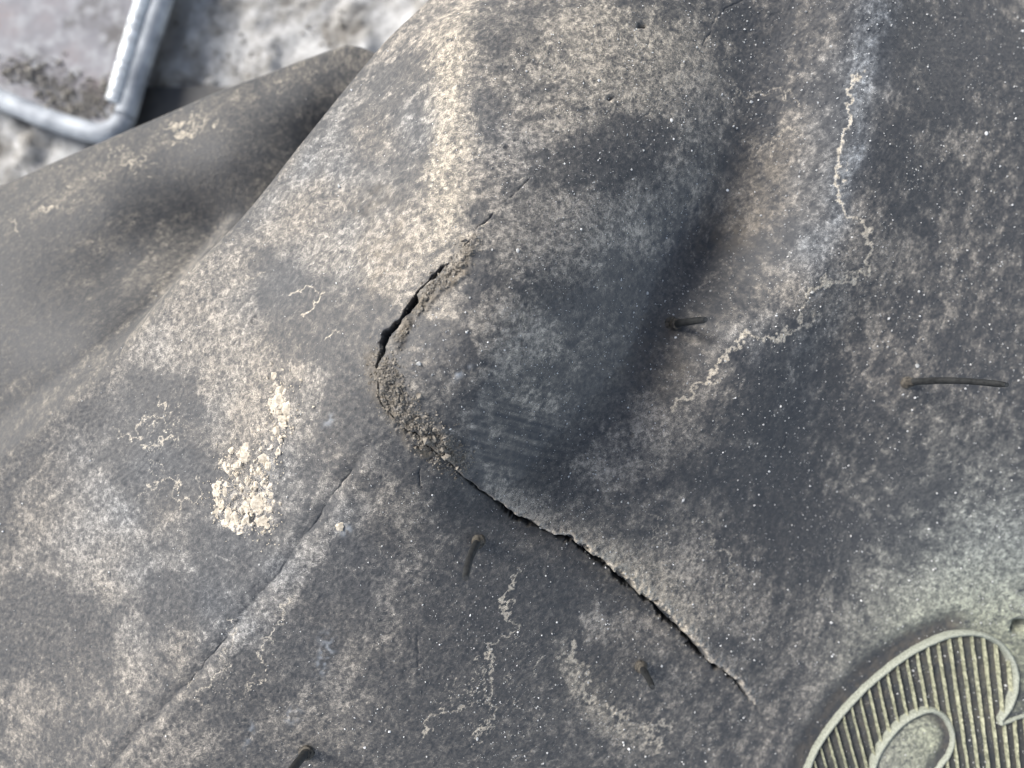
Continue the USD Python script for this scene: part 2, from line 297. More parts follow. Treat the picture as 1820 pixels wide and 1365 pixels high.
# wear: red = dust, green = brown dirt and darker emblem bands, blue = white scuffs -------------------------------------
bias = -0.12 - .3 * np.exp(-((PX - 930) / 420) ** 2 - ((PY - 1200) / 200) ** 2) - .14 * sstep(1000, 1350, PX) * sstep(1150, 900, PY)
for b in [  # photo x, y, radii, angle, strength (+ dust, - bare rubber; some light and shade put in)
    (640, 200, 150, 80, -50, .35), (800, 130, 40, 200, 3, .9), (815, 350, 22, 160, 4, .8), (960, 130, 130, 120, 0, .5), (1110, 110, 120, 110, 0, .75), (1230, 120, 80, 140, 15, .5), (900, 230, 60, 60, 0, .4), (1000, 260, 130, 70, -10, .35),
    (870, 180, 40, 22, 30, -.7), (880, 75, 40, 25, 30, -.6), (855, 205, 26, 30, 0, -.7), (640, 290, 50, 60, 0, -.35), (700, 130, 60, 30, -60, -.2),
    (520, 300, 100, 40, -55, .1), (570, 380, 110, 90, 0, .55), (500, 400, 80, 40, -50, .3), (700, 440, 50, 90, 15, .75), (700, 260, 60, 40, 0, .1), (720, 310, 30, 60, 0, -.4),
    (465, 465, 24, 26, 0, -1.3), (520, 540, 62, 68, 30, -1.5), (580, 590, 55, 70, 0, -1.0), (600, 680, 30, 50, 0, -.9), (655, 560, 45, 110, 10, -.5), (650, 700, 30, 90, 5, -.4),
    (400, 600, 130, 90, -40, .85), (440, 720, 80, 90, 0, .8), (560, 670, 35, 35, 0, .9), (530, 760, 70, 50, 0, .6), (330, 560, 120, 50, -50, .5), (220, 640, 100, 50, -40, .35),
    (275, 720, 75, 60, 0, -1.3), (270, 810, 70, 70, 0, -1.2), (350, 850, 50, 50, 0, -.9), (200, 730, 60, 30, 0, -.9), (330, 690, 30, 40, 0, -.6),
    (150, 900, 110, 110, 0, .35), (60, 820, 90, 40, 0, -.3), (110, 980, 90, 60, 0, .4), (250, 1000, 80, 60, 0, .45), (230, 1170, 30, 80, 10, .9), (190, 1000, 40, 60, 0, .6),
    (90, 1110, 110, 80, 10, -.75), (150, 1180, 60, 50, 0, -.6), (60, 1250, 110, 60, 0, .45), (330, 1060, 70, 45, 20, -.9), (420, 980, 60, 60, 0, -.8), (360, 960, 80, 35, 0, -.3), (140, 1310, 80, 40, 0, -.4),
    (540, 1000, 22, 110, 36, .95), (470, 1080, 22, 140, 38, .85), (590, 930, 14, 60, 36, .7), (380, 1180, 30, 100, 40, .5), (430, 880, 40, 60, 0, .5), (600, 830, 15, 60, 38, .3), (500, 860, 60, 60, 0, .3),
    (600, 1040, 60, 90, 30, -.9), (640, 930, 60, 50, 0, -.6), (560, 1120, 60, 60, 0, -.7), (800, 880, 130, 60, 30, -.7), (700, 870, 60, 60, 0, .25), (640, 900, 30, 30, 0, .5),
    (690, 1080, 50, 120, 40, .5), (560, 1260, 120, 40, -40, .5), (640, 1180, 40, 90, 40, .4), (480, 1280, 60, 40, 0, .3), (300, 1320, 80, 40, 0, .25), (440, 1200, 60, 60, 0, -.35),
    (820, 1100, 130, 100, 0, -.45), (760, 1280, 120, 60, 0, -.2), (950, 1090, 40, 60, 0, -.4), (1010, 1160, 22, 60, -28, .9), (1090, 1280, 55, 28, 35, 1.3), (1040, 1220, 16, 50, -35, .8), (1060, 1110, 45, 24, 0, .9), (1125, 1120, 35, 20, 20, .8), (1040, 1050, 50, 30, 30, .35), (1180, 1180, 70, 40, 40, .2), (970, 980, 70, 30, 20, .25), (1180, 1300, 60, 30, 0, .1),
    (880, 590, 45, 60, 0, 1.0), (940, 590, 50, 50, 30, .7), (880, 470, 60, 40, 0, -.35), (850, 500, 20, 50, 0, -.5), (940, 430, 110, 60, 0, .85), (1060, 400, 130, 60, -20, .75), (1010, 480, 70, 60, 0, .25), (770, 600, 50, 70, 0, -.25), (830, 640, 12, 60, 10, -.8), (840, 545, 12, 60, 10, -.5),
    (1130, 240, 70, 40, 0, -1.3), (1090, 300, 90, 40, 0, -.6), (1250, 460, 60, 60, 0, -1.2), (1050, 560, 70, 60, 0, -.3), (1150, 520, 60, 50, 0, -.6), (1010, 640, 60, 40, 0, -.2), (1200, 540, 90, 40, -45, -1.3), (1090, 680, 90, 40, -45, -1.3), (980, 800, 70, 40, -40, -.8),  # hollow entries: bare rubber, with the shade of the hollow put in
    (1130, 640, 60, 40, -35, .5), (960, 790, 90, 50, -30, -.8), (900, 720, 60, 40, 0, .1), (1060, 800, 70, 70, 30, .7), (450, 850, 75, 90, 0, .35), (900, 860, 70, 14, 35, .3), (950, 900, 80, 18, 32, .75), (1130, 1010, 90, 26, 42, 1.0), (1180, 1000, 60, 60, 0, .35), (1230, 930, 90, 60, 20, .3),
    (1340, 200, 40, 120, 15, -.7), (1310, 90, 25, 100, 8, -.7), (1400, 170, 70, 40, -10, .2), (1330, 330, 80, 80, 0, .3), (1390, 260, 80, 50, -20, .25), (1290, 390, 60, 40, 0, .3), (1430, 350, 50, 60, 0, .1),
    (1535, 100, 28, 170, 5, .85), (1440, 480, 110, 40, -35, .4), (1500, 320, 30, 60, 10, .6), (1540, 410, 60, 40, 30, .7), (1470, 520, 90, 30, -25, .8), (1310, 610, 70, 14, -25, .9), (1250, 680, 60, 20, -35, .6), (1160, 750, 40, 50, 0, .8), (1200, 790, 50, 50, 0, .4), (1600, 460, 90, 40, 0, .2),  # ridge entry also puts its pale highlight in as dust
    (1700, 250, 60, 50, 0, .55), (1700, 90, 110, 70, 0, -.4), (1600, 250, 50, 90, 0, -.2), (1380, 430, 50, 60, 0, -.35), (1290, 530, 70, 40, -30, -.5),
    (1460, 700, 170, 80, 0, -.22), (1500, 850, 190, 130, 0, -.22), (1350, 800, 100, 80, 0, -.3), (1240, 850, 50, 40, 0, -.5), (1400, 960, 120, 80, 0, -.6), (1680, 770, 30, 60, 15, .45), (1650, 860, 20, 40, 0, .4), (1620, 700, 60, 20, 0, .3), (1780, 900, 90, 160, 0, .35), (1700, 1000, 160, 90, -20, .30), (1560, 1090, 120, 50, -35, .25), (1450, 1180, 90, 60, 0, .12), (1350, 1300, 120, 70, 0, .1),
    (1800, 1050, 90, 70, 0, .9), (1680, 1080, 120, 50, -25, .55), (1480, 1220, 60, 80, 40, .35), (1790, 560, 80, 100, 0, .2), (1240, 1030, 80, 60, 40, .6), (1300, 1080, 70, 40, 40, .3),
    (150, 450, 260, 110, -28, -.1), (430, 250, 170, 70, -38, -.05), (60, 620, 110, 90, 0, -.3), (330, 520, 60, 30, -45, .5), (260, 600, 80, 26, -40, .4),  # fold entries put the light on the fold bottom in as dust
    (100, 440, 180, 60, -20, -.15), (300, 330, 180, 60, -25, -.35), (480, 230, 140, 60, -30, -.2), (200, 300, 200, 22, -24, .5), (450, 160, 160, 20, -24, .35), (330, 460, 120, 60, -40, .15), (100, 600, 120, 50, -20, -.5), (240, 520, 130, 30, -25, .15), (50, 520, 60, 40, 0, -.5)]:
    bias += b[5] * blob(*b[:5], p=3.0)
low = warp(noise2(7, 41, 5, gain=.6), 1.2, 1.2, 1.6, 43, 3); streak = ndimage.rotate(noise2(1.2, 44, 3, ax=5), 0, reshape=False)
def turned(deg, cell, seed, ax):
    """Streaky noise whose streaks run at an angle over the sheet."""
    g = noise2(cell, seed, 3, ax=ax); c, s_ = math.cos(math.radians(deg)), math.sin(math.radians(deg))
    i_, j_ = np.meshgrid(np.arange(NY) - NY / 2, np.arange(NX) - NX / 2, indexing='ij')
    return ndimage.map_coordinates(g, [i_ * c - j_ * s_ + NY / 2, i_ * s_ + j_ * c + NX / 2], order=1, mode='reflect')
left = sstep(1000, 500, PX - .6 * (PY - 600)); rightw = sstep(1050, 1350, PX)
haze = sstep(1350, 1600, PX) * sstep(880, 1050, PY)
run = left * turned(48, .55, 85, 7) + (1 - left) * (1 - rightw) * turned(20, .5, 86, 5) + rightw * turned(75, .6, 87, 4)
f = bias + 0.18 * low + (0.17 + .10 * rightw) * (1 - .75 * haze) * noise2(0.8, 46, 4, gain=.7) + .16 * run * (1 - haze)
crisp = sstep(-.6, .9, noise2(6, 45, 2)) * (1 - .75 * rightw) * (1 - .35 * left)
PATCHES = [([(455, 445), (475, 440), (490, 465), (520, 480), (545, 505), (575, 525), (600, 530), (625, 565), (640, 620), (625, 690), (590, 690), (570, 640), (520, 640), (490, 600), (480, 560), (470, 530), (445, 510), (440, 480)], .75),
    ([(230, 690), (260, 670), (300, 665), (320, 690), (345, 665), (350, 690), (340, 720), (355, 760), (350, 790), (410, 800), (395, 830), (385, 870), (350, 880), (345, 905), (310, 915), (260, 905), (225, 890), (215, 850), (218, 800), (180, 780), (165, 745), (190, 725)], .7),
    ([(1080, 232), (1130, 205), (1190, 215), (1195, 260), (1150, 300), (1100, 290)], .75), ([(275, 1060), (330, 1035), (385, 1030), (400, 1080), (370, 1120), (300, 1100)], .6), ([(395, 950), (440, 935), (480, 960), (460, 1010), (410, 1020)], .55),
    ([(575, 1040), (620, 960), (690, 930), (720, 980), (680, 1050), (620, 1120), (560, 1140)], .55), ([(20, 1060), (120, 1030), (190, 1090), (215, 1180), (150, 1230), (60, 1200)], .55), ([(1195, 450), (1250, 420), (1300, 450), (1290, 510), (1220, 530)], .6),
    ([(1340, 30), (1370, 20), (1350, 150), (1330, 300), (1300, 290), (1318, 150)], .6), ([(840, 175), (905, 190), (890, 215), (850, 220), (835, 205)], .6), ([(845, 60), (920, 70), (910, 95), (860, 90)], .5), ([(865, 470), (915, 455), (900, 520), (870, 560), (850, 520)], .5), ([(640, 280), (690, 270), (720, 320), (680, 340)], .35),
    ([(610, 330), (650, 320), (690, 350), (680, 395), (640, 400), (615, 370)], .35)]
PJX, PJY = PX + noise2(.9, 81, 4, gain=.7) * 5, PY + noise2(.9, 82, 4, gain=.7) * 5
mask = sstep(-0.60, 0.85, f) * (1 - .5 * crisp) + sstep(-0.06, 0.08, f) * .5 * crisp
DUSTY = [([(765, 60), (785, 35), (830, 120), (838, 300), (822, 400), (800, 450), (785, 300), (775, 200)], .8),
    ([(612, 895), (622, 905), (590, 960), (540, 1030), (515, 1085), (500, 1085), (520, 1040), (490, 1050), (430, 1140), (380, 1205), (330, 1250), (345, 1220), (420, 1120), (500, 1010), (560, 950)], .5),
    ([(975, 1135), (990, 1145), (1010, 1180), (1045, 1190), (1040, 1225), (1070, 1260), (1110, 1290), (1150, 1300), (1170, 1335), (1120, 1320), (1075, 1290), (1040, 1250), (1015, 1210), (1000, 1180)], 1.5),
    ([(1030, 1110), (1070, 1090), (1110, 1110), (1150, 1105), (1165, 1130), (1120, 1130), (1090, 1125), (1075, 1150), (1045, 1150)], 1.25), ([(1070, 985), (1140, 1000), (1200, 960), (1240, 975), (1250, 1020), (1200, 1060), (1180, 1080), (1130, 1040)], 1.15),
    ([(850, 850), (900, 870), (960, 910), (970, 930), (900, 900)], .8), ([(540, 655), (580, 650), (570, 690), (545, 680)], .9), ([(225, 1100), (250, 1110), (245, 1200), (215, 1260), (215, 1180)], .8), ([(860, 520), (900, 545), (930, 560), (940, 640), (900, 650), (850, 600)], .75),
    ([(1180, 1090), (1215, 1110), (1260, 1050), (1275, 980), (1290, 1040), (1265, 1110), (1230, 1140)], .6), ([(1145, 745), (1185, 735), (1200, 780), (1160, 800)], .6), ([(1655, 720), (1700, 730), (1690, 800), (1655, 850), (1645, 800)], .5)]
DJX, DJY = PX + noise2(1.0, 83, 5, gain=.75) * 8, PY + noise2(1.0, 84, 5, gain=.75) * 8
for poly, v in DUSTY:
    mask = np.maximum(mask, v * ndimage.gaussian_filter(inpoly(np.array(poly, float), DJX, DJY).astype(float), 1.2))
for poly, v in PATCHES:
    v = min(v * 1.12, .85)
    mask = mask * (1 - v * ndimage.gaussian_filter(inpoly(np.array(poly, float), PJX, PJY).astype(float), .7))
rim_line = np.exp(-((f - 0.02) / 0.035) ** 2) * sstep(-.3, 1.2, noise2(4, 47, 2))
speck = sstep(-1.1, 1.6, (1 - .6 * haze) * (noise2(0.26, 48, 2) + .35 * noise2(.8, 49, 2)))
def fibres(seed, n=9):
    g = np.random.default_rng(seed).normal(size=SH); out = []
    for a_ in (20, 65, 110, 155):
        k = np.zeros((n, n)); h_ = n // 2
        for t_ in np.linspace(-h_, h_, 4 * n):
            k[int(round(h_ + t_ * math.sin(math.radians(a_)))), int(round(h_ + t_ * math.cos(math.radians(a_))))] = 1
        q_ = ndimage.convolve(g, k); out.append(q_ / q_.std())
    return np.max(out, 0)
fib = fibres(70, 7); fib = (fib - fib.mean()) / fib.std()
wn = ndimage.gaussian_filter(np.random.default_rng(71).normal(size=SH), .7); wn /= wn.std()
dust = mask * (1 - .22 * rightw * (1 - haze)) * (1 - .14 * left) * (0.37 + 0.36 * speck) + (1 - mask) * (1 - .55 * rightw) * (0.09 + 0.10 * speck + .10 * rightw * sstep(.7, 1.9, noise2(.32, 88, 2))) + 0.14 * rim_line
# dried trickles: thin pale lines
def vein(pts, w=3.0, amp=.5, jag=7.0, seed=50):
    q, _, a = line_dist(curve(pts, 24), PX + VJX * jag, PY + VJY * jag, 40)
    return amp * np.exp(-(np.minimum(q, 90) / (w * .95)) ** 2) * VB
veins = 0; VJX, VJY, VB = noise2(.75, 50, 4, gain=.65), noise2(.75, 51, 4, gain=.65), 0.65 + 0.35 * sstep(-1, 1, noise2(0.8, 52, 2))
for k, (pts, w, a, j) in enumerate([
    ([(1520, 130), (1500, 250), (1492, 330), (1512, 385), (1548, 425), (1540, 470), (1500, 505), (1450, 510), (1410, 585), (1370, 605), (1335, 588), (1305, 605), (1280, 660), (1235, 690), (1190, 730)], 3.3, .75, 6),
    ([(1450, 500), (1490, 500), (1530, 470)], 3, .5, 6), ([(1460, 560), (1400, 590)], 5, .4, 6),
    ([(923, 1012), (902, 1060), (908, 1075), (890, 1088), (895, 1105), (920, 1108), (912, 1130), (870, 1145), (868, 1160), (876, 1190), (870, 1235), (868, 1250), (880, 1275), (855, 1300), (845, 1320)], 1.9, .8, 5),
    ([(868, 1240), (820, 1255), (770, 1275), (755, 1310)], 2.2, .6, 6), ([(965, 1165), (955, 1190), (945, 1205)], 2.2, .5, 5), ([(905, 1195), (905, 1225)], 2, .35, 5),
    ([(1010, 1140), (1020, 1190), (1050, 1240), (1090, 1270), (1150, 1300), (1170, 1330)], 7, .6, 9), ([(1130, 1290), (1190, 1285)], 4, .45, 8),
    ([(240, 760), (265, 735), (295, 738), (290, 700)], 2.2, .5, 5), ([(245, 795), (275, 790), (310, 780)], 2.2, .5, 5), ([(260, 860), (280, 865), (310, 850), (320, 895), (350, 880), (345, 850)], 2.2, .45, 6), ([(200, 770), (250, 770)], 2, .4, 6),
    ([(515, 520), (545, 510), (560, 518)], 1.8, .45, 4), ([(440, 495), (470, 485)], 1.8, .45, 3), ([(545, 555), (570, 520)], 2, .45, 5), ([(580, 605), (600, 590)], 2, .4, 4),
    ([(490, 1130), (470, 1180), (440, 1230)], 3, .5, 9), ([(420, 1100), (400, 1160), (380, 1200), (350, 1240)], 3, .4, 9), ([(520, 1060), (490, 1110), (470, 1140)], 3, .5, 7),
    ([(1190, 900), (1220, 930), (1270, 960)], 3, .35, 12), ([(1150, 920), (1190, 960), (1210, 990)], 3, .35, 12), ([(1260, 950), (1290, 1000), (1270, 1060), (1230, 1110)], 4, .4, 12), ([(1290, 1010), (1300, 1090)], 3, .3, 12),
    ([(60, 375), (100, 370)], 4, .45, 5), ([(200, 270), (235, 262), (260, 300)], 3, .4, 9), ([(300, 235), (330, 225), (310, 250), (340, 235)], 4, .5, 8), ([(340, 200), (365, 205), (345, 225)], 4, .4, 7), ([(210, 290), (240, 285), (230, 310)], 4, .4, 8), ([(20, 390), (40, 410)], 4, .4, 6), ([(480, 150), (500, 158), (560, 120)], 4, .3, 8),
    ([(930, 545), (930, 600), (905, 640)], 2.2, .4, 6), ([(855, 410), (880, 385)], 2.5, .4, 5), ([(1310, 180), (1380, 160), (1420, 175)], 3, .3, 9), ([(1330, 290), (1380, 250), (1430, 210)], 3, .3, 9)]):
    v_ = vein(pts, w, a, j, 60 + 5 * k); veins = np.maximum(veins, v_ * (1 / np.sqrt(VB) if k == 0 else 1))
mv = warp(noise2(2.2, 300, 4), .6, .6, .8, 301, 2); tide = np.exp(-(mv / 0.05) ** 2) * sstep(.2, 1.4, noise2(9, 303, 2)) * .35
mv = warp(noise2(1.5, 306, 3, ax=1.0, ay=1.5), .5, .5, .6, 307, 3); tide2 = np.exp(-(mv / 0.07) ** 2) * sstep(-.4, .8, noise2(1.6, 309, 2)) * np.clip(blob(860, 1220, 130, 130, 0, 3) + 1.3 * blob(1230, 1000, 110, 100, 40, 3) + .8 * blob(280, 800, 90, 130, 0, 3) + .6 * blob(540, 560, 70, 90, 0, 3) + .8 * blob(1480, 560, 110, 60, -30, 3) + .8 * blob(430, 1170, 60, 130, 30, 3) + 1.0 * blob(240, 270, 260, 40, -24, 3) + .4 * blob(1380, 240, 90, 120, 0, 3), 0, 1)
dust = dust * (1 - .6 * sstep(0, .22, ndimage.gaussian_filter(veins, 5))) ; dust = np.maximum(dust, np.clip(veins * 2.1, 0, 1)) + tide * (1 - mask) * .8
dust = np.maximum(dust, .85 * np.clip(tide2, 0, 1))
# brushed streaks near the knuckle, running down-right
ang = np.radians(14); uu, vv = PX * np.cos(ang) + PY * np.sin(ang), -PX * np.sin(ang) + PY * np.cos(ang)
gsr = np.random.default_rng(5).normal(size=4000); st = np.interp((vv + noise2(2, 310) * 1.0) % 3900, np.arange(4000), ndimage.gaussian_filter1d(gsr, 1.6) * 2)
dust += np.clip(st, -1, 1) * .11 * blob(900, 760, 110, 90, 0, 3); H = H + np.clip(st, -1, 1) * .02 * blob(900, 770, 110, 80, 0, 3)
st2 = np.interp((PX + .05 * PY) % 3900, np.arange(4000), ndimage.gaussian_filter1d(gsr, 1.3) * 2)
dust += np.clip(st2, -1, 1) * .06 * blob(800, 250, 60, 260, 2, 3)
lipdust = np.where(inside, 1, 0) * np.exp(-((cd - gapw - 10) / 14) ** 2) * np.interp(ca, [.55, .6, .7, 1], [0, .5, .5, .35]) * np.where(ca > .55, 1, 0)
dust += lipdust * .85 + .5 * np.where(inside & (ca > .6), np.exp(-((cd - gapw - 3) / 3.5) ** 2), 0)
# dust lowered in the emblem field and in the darker bands beside its rims
EM_OUT = curve([(1425, 1400), (1436, 1365), (1448, 1335), (1470, 1300), (1495, 1268), (1525, 1235), (1560, 1203), (1600, 1172), (1640, 1148), (1680, 1131), (1715, 1125), (1745, 1128), (1775, 1143), (1795, 1168), (1804, 1195), (1803, 1225), (1794, 1255), (1776, 1285)], 90)
EM_HOLE = curve([(1545, 1400), (1555, 1352), (1575, 1315), (1605, 1283), (1635, 1266), (1656, 1262), (1678, 1274), (1690, 1296), (1692, 1318), (1684, 1340), (1668, 1362), (1650, 1385), (1620, 1420)], 60)
EM_SIDE = curve([(1776, 1285), (1800, 1276), (1840, 1262), (1880, 1250)], 20)
od, osd, oa = line_dist(EM_OUT, PX, PY, 120); od = np.minimum(od, 200)
hd, hsd, _ = line_dist(EM_HOLE, PX, PY, 90); hd = np.minimum(hd, 200)
sd, ssd, _ = line_dist(EM_SIDE, PX, PY, 120); sd = np.minimum(sd, 200)
EMB = np.vstack([EM_OUT, EM_SIDE[1:], [(1880, 1420), (1425, 1420)]])
in_out, in_hole = inpoly(EMB, PX, PY), inpoly(EM_HOLE, PX, PY)
field = in_out & ~in_hole
dust_cut = np.where(field, .62, 0)
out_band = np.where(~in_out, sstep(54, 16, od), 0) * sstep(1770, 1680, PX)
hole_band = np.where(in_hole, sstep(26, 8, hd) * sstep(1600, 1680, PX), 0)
dust_cut = np.maximum(dust_cut, np.maximum(out_band * .93, hole_band * .8))
dust = dust * (1 - dust_cut)
H = H - out_band * .6 - np.where(field, .45, 0) * ndimage.gaussian_filter(field.astype(float), 2) - hole_band * .3
dust = dust + np.where(in_hole, .30, 0) * (1 - hole_band)
# bare, black insides of the cracks
bare = np.clip(groove * np.clip(deep * 2, 0, 1) + crease * .25 + .3 * sum(SMALL), 0, 1)
dust = np.clip(dust * (1 - bare), 0, 1)
brown = np.clip(packed * .75 + patch_r * .25 + .22 * blob(1180, 640, 90, 60, -35, 3) + .3 * blob(1290, 400, 60, 50, 0, 3) + .18 * blob(1340, 300, 70, 70, 0, 3) + np.where(field, .18, 0) + .25 * out_band + .25 * hole_band, 0, .85)
brown = np.clip(brown * (.6 + .4 * noise2(.5, 320, 2)), 0, .85) * (1 - bare)
scuff = 0 * X
for (px, py, rx, ry, a, v) in [(815, 668, 7, 14, 40, .5), (572, 1168, 12, 22, 20, .4), (528, 1275, 12, 14, 0, .4), (435, 1305, 8, 18, 20, .35), (602, 935, 7, 13, 15, .35), (600, 745, 8, 12, 20, .3), (1480, 110, 0, 1, 0, 0)]:
    if v: scuff += v * blob(px, py, rx, ry, a, 2)
scuff = np.clip(scuff * sstep(-1, 1, noise2(.3, 330, 2)), 0, .7)
dust = dust + .10 * patch_r * noise2(.35, 331, 2)
dust = dust * np.clip(1 + .26 * fib + .22 * wn, .1, 2.4) + .02 * np.clip(wn - 1.2, 0, 2)

crust = np.clip(blob(495, 740, 20, 55, 8, 4) + blob(440, 825, 42, 30, -20, 4) + blob(402, 890, 24, 40, -20, 4) + blob(460, 905, 30, 45, 20, 4) + .8 * blob(430, 870, 50, 50, 0, 4) + .5 * blob(475, 790, 30, 40, 20, 4), 0, 1)
cn = noise2(.75, 350, 3, gain=.6); crust = sstep(.05, .35, crust - .55 + .42 * cn) * sstep(.1, .35, crust) * sstep(-.5, .2, noise2(.4, 351, 2) + .3)
H = H + crust * (.08 + .06 * noise2(.45, 352, 2)); dust = np.clip(dust + crust * .9, 0, 1.0); brown = brown * (1 - crust)
P = W(np.stack([X, Y, H], -1).reshape(-1, 3))
ii = np.arange(NY * NX).reshape(NY, NX)
F = np.stack([ii[:-1, :-1], ii[:-1, 1:], ii[1:, 1:], ii[:-1, :-1], ii[1:, 1:], ii[1:, :-1]], -1).reshape(-1, 3)
tyre = thing('old_tyre', 'old cracked black rubber tyre buckled into dusty folds, with a ribbed emblem', 'tyre')
shell = obj('sidewall', (P, F), rubber, tyre, smooth=True)
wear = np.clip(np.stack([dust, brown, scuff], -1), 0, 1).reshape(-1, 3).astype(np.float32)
hue = np.zeros(SH + (3,)) + (.308, .276, .233)
def tint(c, w): 
    global hue
    hue = hue + (np.array(c) - hue) * np.clip(w, 0, 1)[..., None]
tint((.275, .28, .28), .7 * np.clip(blob(420, 900, 320, 300, 0, 3) + .8 * blob(540, 420, 160, 130, -45, 3) + .5 * blob(930, 220, 120, 120, 0, 3) + blob(1480, 300, 70, 380, 10, 3) + blob(1330, 560, 140, 70, -35, 3) + blob(650, 250, 150, 120, -45, 3), 0, 1) * (.6 + .4 * noise2(4, 340, 2)))
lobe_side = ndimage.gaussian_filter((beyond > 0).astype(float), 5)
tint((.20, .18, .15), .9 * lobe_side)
tint((.305, .32, .33), .9 * np.clip(blob(1535, 120, 40, 200, 5, 3) + blob(1495, 330, 30, 90, 10, 3), 0, 1))  # pale bluish highlight of the ridge put into the dust colour
tint((.27, .295, .27), .8 * sstep(1350, 1750, PX) * sstep(650, 1000, PY))
tint((.37, .38, .25), .95 * sstep(1420, 1780, PX) * sstep(930, 1230, PY))  # yellow-green haze over the corner painted into the dust colour
tint((.20, .205, .13), np.where(field, .9, 0))
tint((.46, .41, .325), 1.3 * np.maximum(veins, .6 * tide2))
tint((.38, .335, .265), .8 * np.clip(blob(1070, 1240, 120, 40, 48, 3) + blob(1140, 1030, 130, 50, 42, 3) + blob(800, 230, 45, 260, 3, 3) + blob(1100, 100, 200, 120, 0, 3) + veins, 0, 1))
tint((.46, .405, .325), crust)
tint((.22, .185, .145), .45 * np.clip(blob(1290, 390, 90, 70, 0, 3) + blob(1180, 640, 110, 70, -35, 3) + blob(1340, 290, 90, 90, 0, 3) + packed, 0, 1))
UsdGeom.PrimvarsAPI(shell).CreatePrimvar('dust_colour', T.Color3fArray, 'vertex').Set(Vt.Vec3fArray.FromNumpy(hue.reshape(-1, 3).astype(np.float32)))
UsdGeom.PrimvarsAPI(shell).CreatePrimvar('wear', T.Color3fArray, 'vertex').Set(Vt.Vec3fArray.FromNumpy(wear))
PX2, PY2 = project(H)

def height(x, y):
    return ndimage.map_coordinates(H, [np.interp(y, ys, np.arange(NY)), np.interp(x, xs, np.arange(NX))], order=1, mode='nearest')
def on(px, py):
    """The point of the rubber seen at a place of the photograph, mm."""
    one = np.ndim(px) == 0; px, py = np.atleast_1d(np.asarray(px, float)), np.atleast_1d(np.asarray(py, float)); z = 0 * px
    for _ in range(25):
        p = U(px, py, z); z = 0.5 * z + 0.5 * height(p[..., 0], p[..., 1])
    q = U(px, py, z); return q[0] if one else q

# ------------------------------------------------------------------ emblem: rims and ribs
def ribbon(path, half, tall, sink=0.25, jitter=0.0, seed=0):
    """A low rounded bar along a path (mm), standing on the rubber."""
    p = np.asarray(path, float); tdir = np.gradient(p[:, :2], axis=0); tdir /= np.linalg.norm(tdir, axis=1, keepdims=True) + 1e-9
    nrm = np.stack([-tdir[:, 1], tdir[:, 0]], 1); r = np.random.default_rng(seed)
    jit = lambda: jitter * 2 * ndimage.gaussian_filter1d(r.normal(size=len(p)), 2.0)
    h = half * (1 + jit())
    prof = [(-2.0, -sink), (-1.5, -tall * .25), (-1, tall * .4), (-.5, tall * .9), (0, tall), (.5, tall * .9), (1, tall * .4), (1.5, -tall * .25), (2.0, -sink)]
    v = np.concatenate([np.column_stack([p[:, :2] + nrm * (h * a)[:, None], p[:, 2] + b * (1 + (jit() if b > 0 else 0))]) for a, b in prof])
    n, m = len(p), len(prof); f = []
    for k in range(m - 1):
        for i in range(n - 1):
            a, b, c, d_ = k * n + i, k * n + i + 1, (k + 1) * n + i + 1, (k + 1) * n + i
            f += [(a, c, b), (a, d_, c)]
    for i in (0, n - 1):
        for k in range(1, m - 1):
            t_ = (0 * n + i, k * n + i, (k + 1) * n + i); f.append(t_ if i == 0 else t_[::-1])
    return W(v), np.array(f)
def smooth_path(c, lift):
    q = on(c[:, 0], c[:, 1]); q[:, 2] = ndimage.gaussian_filter1d(q[:, 2], 4, mode='nearest') + lift
    return q
emb = UsdGeom.Xform.Define(stage, str(tyre.GetPath()) + '/emblem').GetPrim()
zoff = 0.28
for k, c in enumerate([EM_OUT, EM_HOLE, EM_SIDE]):
    obj('emblem_rim', ribbon(smooth_path(c, zoff), .205, .26, .9, .05, k), rim_mat, emb, smooth=40)
dirv = np.array([58.0, 340.0]); dirv /= np.linalg.norm(dirv)
for k in range(-2, 30):
    x0 = 1412 + k * 18.6                                # where the rib would cross y = 1300
    slope = np.interp(x0, [1450, 1800], [.30, .10])
    yy = np.arange(1100, 1400, 2.0); xx = x0 + slope * (yy - 1300)
    okm = inpoly(EMB, xx, yy) & ~inpoly(EM_HOLE, xx, yy)
    runs = np.split(np.arange(len(yy)), np.nonzero(np.diff(okm.astype(int)))[0] + 1)
    for rr in runs:
        if okm[rr[0]] and len(rr) > 6:
            c = np.stack([xx[rr], yy[rr]], 1)[::2]
            obj('rib', ribbon(smooth_path(c, zoff - .04), .062, .26, .9, .22, k + 40), rib_mat, emb, smooth=50)

# ------------------------------------------------------------------ vent hairs
def tube(path, rad, seg=14, cap=True):
    p = np.asarray(path, float); n = len(p); tg = np.gradient(p, axis=0); tg /= np.linalg.norm(tg, axis=1, keepdims=True)
    ref = np.array([0.31, 0.95, 0.05]); v = []
    for i in range(n):
        a = np.cross(tg[i], ref); a /= np.linalg.norm(a); b = np.cross(tg[i], a)
        for k in range(seg):
            th = 2 * math.pi * k / seg; v.append(p[i] + rad[i] * (math.cos(th) * a + math.sin(th) * b))
    f = []
    for i in range(n - 1):
        for k in range(seg):
            q = (k + 1) % seg; f += [(i * seg + k, i * seg + q, (i + 1) * seg + q), (i * seg + k, (i + 1) * seg + q, (i + 1) * seg + k)]
    v.append(p[0]); v.append(p[-1])
    for k in range(seg):
        q = (k + 1) % seg; f += [(n * seg, q, k), (n * seg + 1, (n - 1) * seg + k, (n - 1) * seg + q)]
    return W(np.array(v)), np.array(f)
